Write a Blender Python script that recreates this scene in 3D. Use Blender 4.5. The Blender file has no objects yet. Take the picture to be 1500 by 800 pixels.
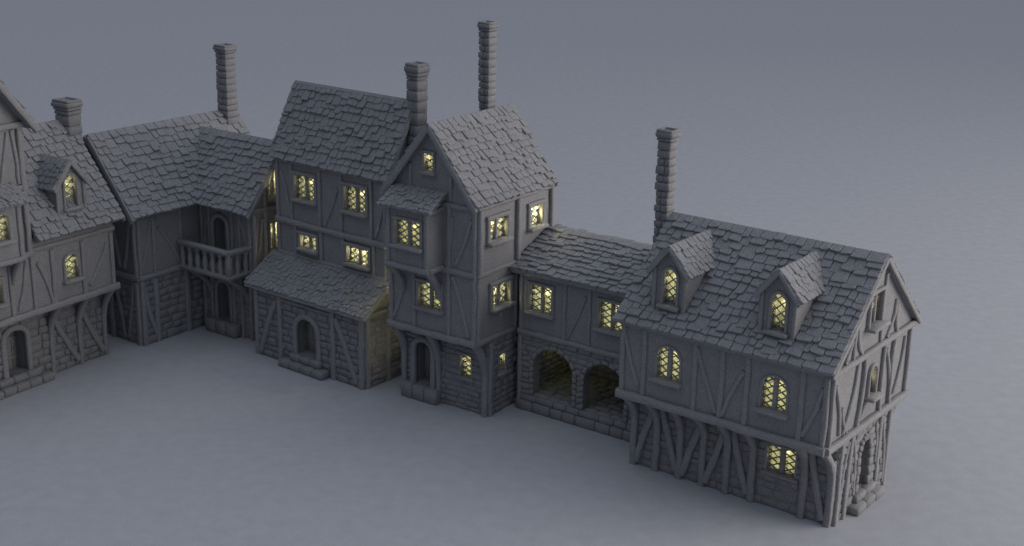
import bpy, bmesh, math, random
from mathutils import Vector, Matrix
R = random.Random(7)
V3 = Vector
sc = bpy.context.scene
COL = sc.collection

# ---------------------------------------------------------------- camera
PITCH, ROLL, FPX = 0.3043, 0.0183, 2001.7
cam = bpy.data.objects.new('camera', bpy.data.cameras.new('camera'))
COL.objects.link(cam)
cam.data.sensor_width = 36
cam.data.lens = FPX / 1500 * 36
cam.data.clip_end = 2000
cam.matrix_world = Matrix.Translation((0, 0, 17.5)) @ Matrix.Rotation(math.pi / 2 - PITCH, 4, 'X') @ Matrix.Rotation(ROLL, 4, 'Z')
sc.camera = cam

# ---------------------------------------------------------------- world and lights
w = bpy.data.worlds.new('World'); sc.world = w; w.use_nodes = True
nt = w.node_tree; bg = nt.nodes['Background']
def node(t, **k):
    n = nt.nodes.new(t)
    for q, v in k.items(): setattr(n, q, v)
    return n
SKY_LOW, SKY_HIGH, SKY_GLOW = (0.060, 0.067, 0.084), (0.54, 0.590, 0.690), (0.13, 0.133, 0.14)
GLOW_DIR = V3((0.93, 0.02, 0.33)).normalized()
tc = node('ShaderNodeTexCoord')
sx = node('ShaderNodeSeparateXYZ'); nt.links.new(tc.outputs['Generated'], sx.inputs[0])
up = node('ShaderNodeMapRange'); nt.links.new(sx.outputs['Z'], up.inputs['Value'])
pw = node('ShaderNodeMath', operation='POWER'); pw.inputs[1].default_value = 1.8; nt.links.new(up.outputs[0], pw.inputs[0])
m1 = node('ShaderNodeMix', data_type='RGBA'); m1.inputs['A'].default_value = (*SKY_LOW, 1); m1.inputs['B'].default_value = (*SKY_HIGH, 1)
nt.links.new(pw.outputs[0], m1.inputs['Factor'])
dt = node('ShaderNodeVectorMath', operation='DOT_PRODUCT'); dt.inputs[1].default_value = GLOW_DIR; nt.links.new(tc.outputs['Generated'], dt.inputs[0])
gl = node('ShaderNodeMapRange'); gl.interpolation_type = 'SMOOTHSTEP'; gl.inputs['From Min'].default_value = 0.0; gl.inputs['From Max'].default_value = 1.0
nt.links.new(dt.outputs['Value'], gl.inputs['Value'])
gc = node('ShaderNodeVectorMath', operation='SCALE'); gc.inputs[0].default_value = SKY_GLOW; nt.links.new(gl.outputs[0], gc.inputs['Scale'])
ad = node('ShaderNodeVectorMath', operation='ADD'); nt.links.new(m1.outputs['Result'], ad.inputs[0]); nt.links.new(gc.outputs[0], ad.inputs[1])
nt.links.new(ad.outputs[0], bg.inputs[0]); bg.inputs[1].default_value = 1.0
key = bpy.data.objects.new('soft_key_lamp', bpy.data.lights.new('soft_key_lamp', 'AREA'))
COL.objects.link(key)
key.data.shape = 'DISK'; key.data.size = 60; key.data.energy = 41000; key.data.color = (1.0, 0.90, 0.82)
key.location = (70, 27, 19)
key.rotation_euler = (V3((70, 27, 19)) - V3((4, 36, 0))).to_track_quat('Z', 'Y').to_euler()
sc.view_settings.view_transform = 'Standard'
sc.view_settings.look = 'None'
sc.view_settings.exposure = 0
sc.view_settings.gamma = 1
sc.render.engine = 'CYCLES'

# ---------------------------------------------------------------- materials
def clay(name, col, grain=34, amp=0.30, bump=0.16, rough=0.85):
    m = bpy.data.materials.new(name); m.use_nodes = True
    nt = m.node_tree; N = nt.nodes; L = nt.links
    b = N['Principled BSDF']; b.inputs['Roughness'].default_value = rough
    b.inputs['Specular IOR Level'].default_value = 0.25
    g = N.new('ShaderNodeNewGeometry')
    n1 = N.new('ShaderNodeTexNoise'); n1.inputs['Scale'].default_value = grain; n1.inputs['Detail'].default_value = 3
    n2 = N.new('ShaderNodeTexNoise'); n2.inputs['Scale'].default_value = 2.2; n2.inputs['Detail'].default_value = 4
    L.new(g.outputs['Position'], n1.inputs['Vector']); L.new(g.outputs['Position'], n2.inputs['Vector'])
    r = N.new('ShaderNodeMapRange'); r.inputs['From Min'].default_value = 0.3; r.inputs['From Max'].default_value = 0.7
    r.inputs['To Min'].default_value = 1 - amp; r.inputs['To Max'].default_value = 1 + amp
    L.new(n1.outputs['Fac'], r.inputs['Value'])
    r2 = N.new('ShaderNodeMapRange'); r2.inputs['From Min'].default_value = 0.3; r2.inputs['From Max'].default_value = 0.7
    r2.inputs['To Min'].default_value = 0.95; r2.inputs['To Max'].default_value = 1.05
    L.new(n2.outputs['Fac'], r2.inputs['Value'])
    mu = N.new('ShaderNodeMath'); mu.operation = 'MULTIPLY'
    L.new(r.outputs[0], mu.inputs[0]); L.new(r2.outputs[0], mu.inputs[1])
    vm = N.new('ShaderNodeVectorMath'); vm.operation = 'SCALE'; vm.inputs[0].default_value = col
    L.new(mu.outputs[0], vm.inputs['Scale']); L.new(vm.outputs[0], b.inputs['Base Color'])
    if bump:
        n3 = N.new('ShaderNodeTexNoise'); n3.inputs['Scale'].default_value = 9; n3.inputs['Detail'].default_value = 5
        L.new(g.outputs['Position'], n3.inputs['Vector'])
        bu = N.new('ShaderNodeBump'); bu.inputs['Strength'].default_value = bump; bu.inputs['Distance'].default_value = 0.05
        L.new(n3.outputs['Fac'], bu.inputs['Height']); L.new(bu.outputs[0], b.inputs['Normal'])
    return m
M_STONE = clay('grey_stone', (0.238, 0.241, 0.252))
M_WOOD = clay('grey_timber', (0.265, 0.267, 0.278))
M_PLAS = clay('grey_plaster', (0.252, 0.255, 0.268))
M_TILE = clay('grey_slate', (0.258, 0.264, 0.281), amp=0.36)
M_DOOR = clay('grey_door', (0.29, 0.288, 0.286))
M_GROUND = clay('pale_ground', (0.420, 0.433, 0.466), grain=26, amp=0.11, bump=0)

def lamp_glass(name, strength):
    m = bpy.data.materials.new(name); m.use_nodes = True
    nt = m.node_tree; N = nt.nodes; L = nt.links
    b = N['Principled BSDF']; b.inputs['Base Color'].default_value = (0.03, 0.028, 0.015, 1)
    b.inputs['Emission Color'].default_value = (0.86, 0.83, 0.36, 1)
    g = N.new('ShaderNodeNewGeometry')
    n = N.new('ShaderNodeTexNoise'); n.inputs['Scale'].default_value = 5.5; n.inputs['Detail'].default_value = 2
    L.new(g.outputs['Position'], n.inputs['Vector'])
    r = N.new('ShaderNodeMapRange'); r.inputs['From Min'].default_value = 0.34; r.inputs['From Max'].default_value = 0.64
    r.inputs['To Min'].default_value = strength * 0.5; r.inputs['To Max'].default_value = strength * 1.25
    L.new(n.outputs['Fac'], r.inputs['Value']); L.new(r.outputs[0], b.inputs['Emission Strength'])
    return m
M_GLASS = lamp_glass('lamplit_glass', 0.50)
M_BRIGHT = lamp_glass('bright_lamplit_glass', 0.4)
M_DIM = lamp_glass('dim_lamplit_glass', 0.2)

# ---------------------------------------------------------------- mesh helpers
class MB:
    def __init__(s): s.v = []; s.f = []; s.sm = []
    def add(s, vs, fs, smooth=False):
        o = len(s.v); s.v += [tuple(p) for p in vs]
        for f in fs: s.f.append(tuple(i + o for i in f)); s.sm.append(smooth)
    def build(s, name, mat, parent=None, label=None):
        me = bpy.data.meshes.new(name); me.from_pydata(s.v, [], s.f)
        me.polygons.foreach_set('use_smooth', s.sm)
        bm = bmesh.new(); bm.from_mesh(me); bmesh.ops.recalc_face_normals(bm, faces=bm.faces); bm.to_mesh(me); bm.free()
        me.materials.append(mat); me.update()
        o = bpy.data.objects.new(name, me); COL.objects.link(o); o.parent = parent
        if label: o['label'] = label
        return o

def cbox(mb, c, A, B, C, ch=0.02, jit=0.0, smooth=True):
    """chamfered box; A,B,C half-extent vectors"""
    c = V3(c); A, B, C = V3(A), V3(B), V3(C)
    la, lb, lc = A.length, B.length, C.length
    ch = min(ch, la * .8, lb * .8, lc * .8)
    ka, kb, kc = 1 - ch / la, 1 - ch / lb, 1 - ch / lc
    vs = []; idx = {}
    for sx in (-1, 1):
        for sy in (-1, 1):
            for sz in (-1, 1):
                j = V3((R.uniform(-jit, jit), R.uniform(-jit, jit), R.uniform(-jit, jit))) if jit else V3((0, 0, 0))
                for ax in range(3):
                    fa = sx * (1 if ax == 0 else ka); fb = sy * (1 if ax == 1 else kb); fc = sz * (1 if ax == 2 else kc)
                    idx[(sx, sy, sz, ax)] = len(vs); vs.append(c + A * fa + B * fb + C * fc + j)
    g = lambda x, y, z, a: idx[(x, y, z, a)]
    fs = []
    for s in (-1, 1):
        fs.append([g(s, -1, -1, 0), g(s, 1, -1, 0), g(s, 1, 1, 0), g(s, -1, 1, 0)])
        fs.append([g(-1, s, -1, 1), g(1, s, -1, 1), g(1, s, 1, 1), g(-1, s, 1, 1)])
        fs.append([g(-1, -1, s, 2), g(1, -1, s, 2), g(1, 1, s, 2), g(-1, 1, s, 2)])
    for a in (-1, 1):
        for b in (-1, 1):
            fs.append([g(a, b, -1, 0), g(a, b, 1, 0), g(a, b, 1, 1), g(a, b, -1, 1)])
            fs.append([g(a, -1, b, 0), g(a, 1, b, 0), g(a, 1, b, 2), g(a, -1, b, 2)])
            fs.append([g(-1, a, b, 1), g(1, a, b, 1), g(1, a, b, 2), g(-1, a, b, 2)])
    for x in (-1, 1):
        for y in (-1, 1):
            for z in (-1, 1): fs.append([g(x, y, z, 0), g(x, y, z, 1), g(x, y, z, 2)])
    mb.add(vs, fs, smooth)

def box(mb, x0, x1, y0, y1, z0, z1, ch=0.02, jit=0, smooth=False):
    cbox(mb, ((x0+x1)/2, (y0+y1)/2, (z0+z1)/2), ((x1-x0)/2, 0, 0), (0, (y1-y0)/2, 0), (0, 0, (z1-z0)/2), ch, jit, smooth)

def sweep(mb, pts, n, wd, dp, ch=0.025, jit=0.0, closed=False, taper=None):
    """bar with a chamfered section along pts; n = outward normal (depth axis)"""
    pts = [V3(p) for p in pts]; n = V3(n).normalized(); k = len(pts); rings = []
    for i, p in enumerate(pts):
        a = pts[i - 1] if (i or closed) else p; b = pts[(i + 1) % k] if (i < k - 1 or closed) else p
        t = (b - a).normalized(); s = t.cross(n).normalized()
        nn = s.cross(t).normalized()
        W = wd / 2 * (1 + R.uniform(-jit, jit)); D = dp / 2 * (1 + R.uniform(-jit, jit) * .6)
        if taper: W *= taper(i / (k - 1))
        c = min(ch, W * .6, D * .6)
        rings.append([p + s * x + nn * y for x, y in ((-W, -D), (W, -D), (W, D - c), (W - c, D), (-W + c, D), (-W, D - c))])
    vs = [q for r in rings for q in r]; m = 6; fs = []
    for i in range(k if closed else k - 1):
        i2 = (i + 1) % k
        for j in range(m): fs.append([i*m+j, i*m+(j+1) % m, i2*m+(j+1) % m, i2*m+j])
    mb.add(vs, fs, True)
    if not closed: mb.add(rings[0], [list(range(m))]); mb.add(rings[-1], [list(range(m))])

class Face:
    def __init__(s, o, a, n): s.o = V3(o); s.a = V3(a); s.n = V3(n)
    def P(s, a, h, d=0): return s.o + s.a * a + V3((0, 0, h)) + s.n * d
def front(v): return Face((0, v, 0), (1, 0, 0), (0, -1, 0))
def back(v): return Face((0, v, 0), (1, 0, 0), (0, 1, 0))
def right(u): return Face((u, 0, 0), (0, 1, 0), (1, 0, 0))
def left(u): return Face((u, 0, 0), (0, 1, 0), (-1, 0, 0))

class Hole:
    def __init__(s, a0, a1, h0, h1, rise=0, deep=0): s.a0, s.a1, s.h0, s.h1, s.rise, s.deep = a0, a1, h0, h1, rise, deep
    def top(s, a):
        if not s.rise: return s.h1
        m = (s.a0 + s.a1) / 2; q = max(0, 1 - ((a - m) / ((s.a1 - s.a0) / 2)) ** 2)
        return s.h1 - s.rise + s.rise * math.sqrt(q)
    def outline(s, grow=0.0, n=8):
        a0, a1 = s.a0 - grow, s.a1 + grow; m = (a0 + a1) / 2; hw = (a1 - a0) / 2
        p = [(a0, s.h0)]
        if s.rise:
            for i in range(n + 1):
                t = math.pi * (1 - i / n); p.append((m + hw * math.cos(t), s.h1 - s.rise + (s.rise + grow) * math.sin(t)))
        else: p += [(a0, s.h1 + grow), (a1, s.h1 + grow)]
        p.append((a1, s.h0)); return p

def skin(mb, F, a0, a1, h0, top, holes=(), depth=0.3, brk=()):
    tp = top if callable(top) else (lambda a: top)
    xs = {a0, a1, *brk}
    for H in holes:
        for i in range(11 if H.rise else 2):
            n = 10 if H.rise else 1
            t = i / n; x = H.a0 + (H.a1 - H.a0) * (0.5 - 0.5 * math.cos(math.pi * t)); xs.add(round(x, 5))
    xs = sorted(x for x in xs if a0 - 1e-6 <= x <= a1 + 1e-6)
    for x, y in zip(xs, xs[1:]):
        if y - x < 1e-5: continue
        m = (x + y) / 2; cur0 = cur1 = h0
        for H in sorted((H for H in holes if H.a0 < m < H.a1), key=lambda H: H.h0):
            if H.h0 > cur0 + 1e-4:
                mb.add([F.P(x, cur0), F.P(y, cur1), F.P(y, H.h0), F.P(x, H.h0)], [(0, 1, 2, 3)])
            t0, t1 = H.top(x), H.top(y); dd = H.deep or depth
            mb.add([F.P(x, t0), F.P(y, t1), F.P(y, t1, -dd), F.P(x, t0, -dd)], [(0, 1, 2, 3)])
            mb.add([F.P(x, H.h0), F.P(y, H.h0), F.P(y, H.h0, -dd), F.P(x, H.h0, -dd)], [(0, 1, 2, 3)])
            cur0, cur1 = t0, t1
        mb.add([F.P(x, cur0), F.P(y, cur1), F.P(y, tp(y)), F.P(x, tp(x))], [(0, 1, 2, 3)])
    for H in holes:
        dd = H.deep or depth
        for x in (H.a0, H.a1):
            mb.add([F.P(x, H.h0), F.P(x, H.top(x)), F.P(x, H.top(x), -dd), F.P(x, H.h0, -dd)], [(0, 1, 2, 3)])

def blocks(mb, F, a0, a1, h0, h1, holes=(), row=0.25, bl=(0.28, 0.62), proud=0.04, keep=None, pad=0.02):
    h = h0
    while h < h1 - 0.06:
        rh = min(row * R.uniform(.8, 1.25), h1 - h)
        if h1 - h - rh < .1: rh = h1 - h
        m = h + rh / 2; iv = [(a0, a1)]
        for H in holes:
            if H.h0 - pad < h + rh * .8 and H.h1 + pad > h + rh * .2:
                x0, x1 = H.a0 - pad, H.a1 + pad
                if H.rise and m > H.h1 - H.rise:
                    q = max(0, 1 - ((m - H.h1 + H.rise) / (H.rise + pad)) ** 2); c = (x0 + x1) / 2; hw = (x1 - x0) / 2 * math.sqrt(q)
                    x0, x1 = c - hw, c + hw
                nv = []
                for p, q in iv:
                    if x1 <= p or x0 >= q: nv.append((p, q)); continue
                    if x0 - p > .08: nv.append((p, x0))
                    if q - x1 > .08: nv.append((x1, q))
                iv = nv
        for p, q in iv:
            x = p
            while x < q - 1e-3:
                bw = R.uniform(*bl)
                if q - x - bw < .18: bw = q - x
                if not keep or keep(x + bw / 2, m):
                    g = 0.014; pr = proud * R.uniform(.35, 1.15)
                    cbox(mb, F.P(x + bw / 2, m, pr / 2 - .03), F.a * max(.03, bw / 2 - g), V3((0, 0, rh / 2 - g)), F.n * (pr / 2 + .03), .022, .013)
                x += bw
        h += rh

def beam(parent, F, a0, h0, a1, h1, wd=0.17, dp=0.12, bow=0.0, name='post', off=0.0, jit=.10, wob=.014):
    mb = MB(); L = math.hypot(a1 - a0, h1 - h0); k = max(3, int(L / .28))
    pa, ph = -(h1 - h0) / L, (a1 - a0) / L; pts = []
    for i in range(k + 1):
        t = i / k; b = bow * math.sin(math.pi * t) + (R.uniform(-wob, wob) if 0 < i < k else 0)
        pts.append(F.P(a0 + (a1 - a0) * t + pa * b, h0 + (h1 - h0) * t + ph * b, dp / 2 - .03 + off + R.uniform(-.003, .006)))
    sweep(mb, pts, F.n, wd, dp + .06 - .03, .03, jit)
    return mb.build(name, M_WOOD, parent)

def bracket(parent, F, a, h0, h1, out, wd=0.15, th=0.14):
    """knee under a jetty, curving out from the lower wall face F"""
    mb = MB(); pts = []
    for i in range(6):
        t = i / 5; pts.append(F.P(a + R.uniform(-.01, .01), h0 - .25 + (h1 - h0 + .25) * (t ** .8), .03 + out * t ** 1.35))
    side = F.a
    sweep(mb, pts, side, th * 1.25, wd * 1.15, .035, .08)
    return mb.build('bracket', M_WOOD, parent)

def lattice(mb, F, a0, a1, h0, h1, d, cw, ch, bar=0.038, dp=0.045):
    W = a1 - a0; sl = ch / cw; ph = ch / 4
    for sgn in (1, -1):
        k = -int(W * sl / ch) - 2
        while k * ch < (h1 - h0) + W * sl + ch:
            c = h0 + k * ch + sgn * ph
            # line h = c + sgn*sl*(a-a0) ; for sgn<0 c shifted
            pts = []
            ts = sorted([(h0 - c) / (sgn * sl), (h1 - c) / (sgn * sl)])
            x0, x1 = max(0, ts[0]), min(W, ts[1])
            if x1 - x0 > .02:
                p = F.P(a0 + x0, c + sgn * sl * x0, d); q = F.P(a0 + x1, c + sgn * sl * x1, d)
                sweep(mb, [p, q], F.n, bar, dp + sgn * .004, .012)
            k += 1

def window(parent, F, H, lights=2, fw=0.10, fd=0.10, sill=0.12, mat=None, cw=0.165, ch=0.205, mull=0.10, deep=0.15, name='window', as_sub=None, watt=None):
    """frame mesh > pane, lattice, sill, mullion"""
    mb = MB(); p = H.outline(fw * .35)
    pts = [F.P(a, h, .02) for a, h in p]
    if H.rise: sweep(mb, pts, F.n, fw, fd, .025, .05)
    else:
        a0, a1, h0, h1 = H.a0 - fw * .4, H.a1 + fw * .4, H.h0 - .02, H.h1 + fw * .4
        sweep(mb, [F.P(a0, h0, .02), F.P(a0, h1 + fw / 2, .02)], F.n, fw, fd, .025, .05)
        sweep(mb, [F.P(a1, h0, .02), F.P(a1, h1 + fw / 2, .02)], F.n, fw, fd, .025, .05)
        sweep(mb, [F.P(a0 - fw * .6, h1, .03), F.P((a0+a1)/2, h1 + .01, .03), F.P(a1 + fw * .6, h1, .03)], F.n, fw, fd, .025, .05)
    if as_sub: w = mb.build('window_frame', M_WOOD, as_sub); P = as_sub
    else: w = mb.build(name, M_WOOD, parent); P = w
    gd = -.275
    m = MB(); m.add([F.P(H.a0 - .01, H.h0 - .01, gd), F.P(H.a1 + .01, H.h0 - .01, gd), F.P(H.a1 + .01, H.h1 + .01, gd), F.P(H.a0 - .01, H.h1 + .01, gd)], [(0, 1, 2, 3)])
    if watt is None: watt = {M_BRIGHT: 70.0, M_DIM: 7.0}.get(mat, 4.0)
    L = bpy.data.lights.new('window_lamp', 'POINT'); L.energy = watt; L.color = (1, .88, .42); L.shadow_soft_size = .055
    lo = bpy.data.objects.new('window_lamp', L); COL.objects.link(lo); lo.parent = P; lo.location = F.P((H.a0 + H.a1) / 2, H.h0 + (H.h1 - H.h0) * .68, -.205)
    m.build('pane', mat or M_GLASS, P)
    m = MB(); bw = ((H.a1 - H.a0) - mull * (lights - 1)) / lights
    for i in range(lights):
        x = H.a0 + i * (bw + mull); lattice(m, F, x, x + bw, H.h0, H.h1, -deep, 2 * bw / max(2, round(bw / cw)), ch)
    m.build('lattice', M_WOOD, P)
    if lights > 1:
        for i in range(1, lights):
            x = H.a0 + i * (bw + mull) - mull / 2; m = MB()
            sweep(m, [F.P(x, H.h0, -.085), F.P(x, (H.h0+H.h1)/2, -.085), F.P(x, H.h1, -.085)], F.n, mull, .13, .02, .04)
            m.build('mullion', M_WOOD, P)
    if sill:
        m = MB(); cbox(m, F.P((H.a0 + H.a1) / 2, H.h0 - .05, sill / 2 - .06), F.a * ((H.a1 - H.a0) / 2 + .13), V3((0, 0, .055)), F.n * (sill / 2 + .1), .025, .01)
        m.build('sill', M_WOOD, P)
    return w

def door(parent, F, H, fw=0.14, fd=0.14, deep=0.24, stone=False, leaf=True, mat=None):
    mb = MB()
    if stone:
        p = H.outline(fw * .4, 9); d = []
        for (a, h), (b, g) in zip(p, p[1:]):
            n = max(1, int(math.hypot(b - a, g - h) / .26))
            for i in range(n): d.append(((a + (b-a)*i/n), (h + (g-h)*i/n), (a + (b-a)*(i+1)/n), (h + (g-h)*(i+1)/n)))
        for a, h, b, g in d:
            A = F.a * ((b - a) / 2) + V3((0, 0, (g - h) / 2)); S = A.cross(F.n).normalized() * (fw / 2 * R.uniform(.85, 1.2))
            cbox(mb, F.P((a + b) / 2, (h + g) / 2, fd / 2 - .04), A * .9, S, F.n * (fd / 2 + .03), .03, .015)
    else: sweep(mb, [F.P(a, h, .03) for a, h in H.outline(fw * .35, 9)], F.n, fw, fd, .03, .07)
    fr = mb.build('door_frame', M_STONE if stone else M_WOOD, parent)
    if leaf:
        m = MB(); n = 4; W = (H.a1 - H.a0 + .04) / n
        for i in range(n): cbox(m, F.P(H.a0 - .02 + W * (i + .5), (H.h0 + H.h1) / 2, -deep), F.a * (W / 2 - .006), V3((0, 0, (H.h1 - H.h0) / 2 + .02)), F.n * .03, .015)
        for h in (.25, .7): cbox(m, F.P((H.a0 + H.a1) / 2, H.h0 + (H.h1 - H.h0) * h, -deep + .045), F.a * ((H.a1 - H.a0) / 2), V3((0, 0, .045)), F.n * .02, .01)
        dl = m.build('door', mat or M_DOOR, parent)
        m = MB(); cbox(m, F.P(H.a1 - .12, H.h0 + (H.h1 - H.h0) * .45, -deep + .07), F.a * .025, V3((0, 0, .05)), F.n * .03, .012); m.build('handle', M_WOOD, dl)
    return fr

def steps(parent, F, tiers):
    mb = MB()
    for a0, a1, h0, h1, out in tiers:
        x = a0; n = max(1, round((a1 - a0) / .55))
        for i in range(n):
            W = (a1 - a0) / n
            cbox(mb, F.P(a0 + W * (i + .5), (h0 + h1) / 2, out / 2 - .02), F.a * (W / 2 - .004), V3((0, 0, (h1 - h0) / 2)), F.n * (out / 2 + .04), .04, .012)
    return mb.build('doorstep', M_STONE, parent)

def tiles(mb, O, E, L, S, H, N, pitch=0.27, wr=(0.2, 0.46), th=0.05, keep=None):
    rows = max(1, round(H / pitch)); pitch = H / rows
    for r in range(-0, rows):
        s = r * pitch; x = -R.uniform(0, .15)
        while x < L:
            W = R.uniform(*wr)
            x0, x1 = max(x, -.03), min(x + W, L + .03)
            if L - x1 < .1: x1 = L + .03
            if x1 - x0 > .06 and (not keep or keep((x0 + x1) / 2, s + pitch / 2)):
                ln = pitch * 1.45 if r < rows - 1 else pitch * 1.0
                lo = s - R.choice((.02, .06, .1, .14)) * R.random() * (1.25 if r else .3) - .02; hi = min(s + ln, H + .02); k = R.choice((0, .01, .02, .03, .06)) * R.random()
                t = th * R.uniform(.8, 1.45); e = .010; c = min(.045, (x1 - x0) * .2) * R.uniform(.2, 1.2)
                q = lambda a, b, d: O + E * a + S * b + N * d
                a0, a1 = x0 + e, x1 - e; b0 = .015 + k; sk = R.uniform(-.02, .02)
                lowl, lowr = lo + sk, lo - sk
                top = [q(a0, lowl + c, b0 + t), q(a0 + c, lowl, b0 + t), q(a1 - c, lowr, b0 + t), q(a1, lowr + c, b0 + t), q(a1, hi, .012), q(a0, hi, .012)]
                ins = [q(a0 + .012, lowl + c + .01, b0 + t + .01), q(a0 + c, lowl + .014, b0 + t + .01), q(a1 - c, lowr + .014, b0 + t + .01), q(a1 - .012, lowr + c + .01, b0 + t + .01), q(a1 - .012, hi, .022), q(a0 + .012, hi, .022)]
                bot = [q(a0, lowl + c, -.03), q(a0 + c, lowl, -.03), q(a1 - c, lowr, -.03), q(a1, lowr + c, -.03), q(a1, hi, -.04), q(a0, hi, -.04)]
                fs = [(6, 7, 8, 9, 10, 11)] + [(i, (i + 1) % 6, (i + 1) % 6 + 6, i + 6) for i in range(6)] + [(i + 12, (i + 1) % 6 + 12, (i + 1) % 6, i) for i in range(6)]
                mb.add(top + ins + bot, fs, False)
            x += W
            if x > L - .05: break

def slope(parent, O, E, L, S, H, thick=0.13, name='roof_slope', keep=None, pitch=0.27, wr=(.2, .46), board=True, th=.05):
    """one tiled roof slope: O eave corner, E along the eave, S up the slope"""
    O, E, S = V3(O), V3(E).normalized(), V3(S).normalized(); N = E.cross(S).normalized()
    if N.z < 0: N = -N
    mb = MB()
    c = O + E * L / 2 + S * H / 2 - N * thick / 2
    cbox(mb, c, E * L / 2, S * H / 2, N * thick / 2, .02, 0, False)
    tiles(mb, O, E, L, S, H, N, pitch, wr, th, keep)
    return mb.build(name, M_TILE, parent)

def verge(parent, p, q, n, wd=.16, dp=.09):
    mb = MB(); p, q = V3(p), V3(q); k = 7
    sweep(mb, [p.lerp(q, i / k) + V3((0, 0, R.uniform(-.012, .012))) for i in range(k + 1)], n, wd, dp, .02, .08)
    return mb.build('bargeboard', M_WOOD, parent)

def gable_roof_v(parent, uL, uR, ur, v0, v1, ze, zr, **kw):
    """ridge along v at u=ur"""
    for ue, sg in ((uR, 1), (uL, -1)):
        if ue is None: continue
        S = V3((ur - ue, 0, zr - ze)); slope(parent, (ue, v0, ze), (0, 1, 0), v1 - v0, S, S.length, **kw)
def gable_roof_u(parent, u0, u1, vF, vB, vr, ze, zr, **kw):
    for ve in (vF, vB):
        if ve is None: continue
        S = V3((0, vr - ve, zr - ze)); slope(parent, (u0, ve, ze), (1, 0, 0), u1 - u0, S, S.length, **kw)

def chimney(parent, u, v, wu, wv, z0, z1, course=0.25, capz=.34, two=True, cap=0.07):
    mb = MB(); z = z0; i = 0
    box(mb, u - wu/2 + .05, u + wu/2 - .05, v - wv/2 + .05, v + wv/2 - .05, z0, z1 - .05)
    while z < z1 - capz - .02:
        h = min(course * R.uniform(.85, 1.15), z1 - capz - z)
        if z1 - capz - z - h < .1: h = z1 - capz - z
        g = .012; e = R.uniform(-.012, .016)
        if wu > wv * .8 or i % 2:
            s = R.uniform(.38, .62) if (two and R.random() < .75) else 1.0
            for a, b in ((0, s), (s, 1)):
                if b - a > .05: box(mb, u - wu/2 - e + (wu + 2*e)*a + g*.5, u - wu/2 - e + (wu + 2*e)*b - g*.5, v - wv/2 - e, v + wv/2 + e, z + g, z + h - g, .022, .012, True)
        else:
            s = R.uniform(.4, .6)
            for a, b in ((0, s), (s, 1)): box(mb, u - wu/2 - e, u + wu/2 + e, v - wv/2 - e + (wv+2*e)*a + g*.5, v - wv/2 - e + (wv+2*e)*b - g*.5, z + g, z + h - g, .022, .012, True)
        z += h; i += 1
    c = mb.build('chimney', M_STONE, parent)
    m = MB(); zc = z1 - capz
    box(m, u - wu/2 - cap*.4, u + wu/2 + cap*.4, v - wv/2 - cap*.4, v + wv/2 + cap*.4, zc, zc + capz*.32, .03, .01, True)
    box(m, u - wu/2 - cap, u + wu/2 + cap, v - wv/2 - cap, v + wv/2 + cap, zc + capz*.3, zc + capz*.8, .045, .012, True)
    t = .09
    for x0, x1, y0, y1 in ((-wu/2-cap*.6, wu/2+cap*.6, -wv/2-cap*.6, -wv/2-cap*.6+t), (-wu/2-cap*.6, wu/2+cap*.6, wv/2+cap*.6-t, wv/2+cap*.6), (-wu/2-cap*.6, -wu/2-cap*.6+t, -wv/2, wv/2), (wu/2+cap*.6-t, wu/2+cap*.6, -wv/2, wv/2)):
        box(m, u + x0, u + x1, v + y0, v + y1, zc + capz*.75, z1, .03, .008, True)
    m.build('chimney_cap', M_STONE, c)
    return c

def dormer(parent, F, ac, hw, h0, he, hp, depth, H, label=None):
    """gabled dormer; F is its front plane; walls run back by depth"""
    top = lambda a: he + (hp - he) * (1 - abs(a - ac) / hw)
    mb = MB(); skin(mb, F, ac - hw, ac + hw, h0, top, [H], .28, [ac])
    for s in (-1, 1):
        a = ac + s * hw
        mb.add([F.P(a, h0), F.P(a, he), F.P(a, he, -depth), F.P(a, h0, -depth)], [(0, 1, 2, 3)])
    cbox(mb, F.P(ac, (h0 + he) / 2, -.3 - .05), F.a * (hw - .02), V3((0, 0, (he - h0) / 2)), F.n * .05, .01, 0, False)
    d = mb.build('dormer', M_PLAS, parent, label)
    m = MB()
    for s in (-1, 1):
        sweep(m, [F.P(ac + s * (hw - .05), h0 - .03, .03), F.P(ac + s * (hw - .05), (h0+he)/2, .03), F.P(ac + s * (hw - .05), he, .03)], F.n, .12, .1, .03, .06)
    sweep(m, [F.P(ac - hw, h0 + .04, .03), F.P(ac + hw, h0 + .04, .03)], F.n, .12, .1, .03, .06)
    m.build('dormer_frame', M_WOOD, d)
    k = (hp - he) / hw; ov = .12
    for s in (-1, 1):
        ae = ac + s * (hw + ov); ze = he - k * ov + .05; S = F.a * (ac - ae) + V3((0, 0, hp + .05 - ze))
        O = F.P(ae, ze, .14)
        slope(d, O, -F.n, depth + .14, S, S.length, thick=.09, name='dormer_roof', pitch=.22, wr=(.16, .3), th=.035)
        mb = MB(); sweep(mb, [F.P(ae, ze - .07, .15), F.P(ae + (ac-ae)/2, (ze+hp+.05)/2 - .07, .15), F.P(ac, hp + .05 - .07, .15)], F.n, .12, .07, .02, .06)
        mb.build('bargeboard', M_WOOD, d)
    window(None, F, H, lights=1, fw=.09, sill=.14, as_sub=d, cw=.15, ch=.235)
    return d

def house(name, label, loc, rz):
    o = bpy.data.objects.new(name, None); COL.objects.link(o)
    o.location = (loc[0], loc[1], 0); o.rotation_euler = (0, 0, rz); o['label'] = label; o['category'] = 'house'
    return o
def core(mb, x0, x1, y0, y1, z0, z1): box(mb, x0, x1, y0, y1, z0, z1, .01)

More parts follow.
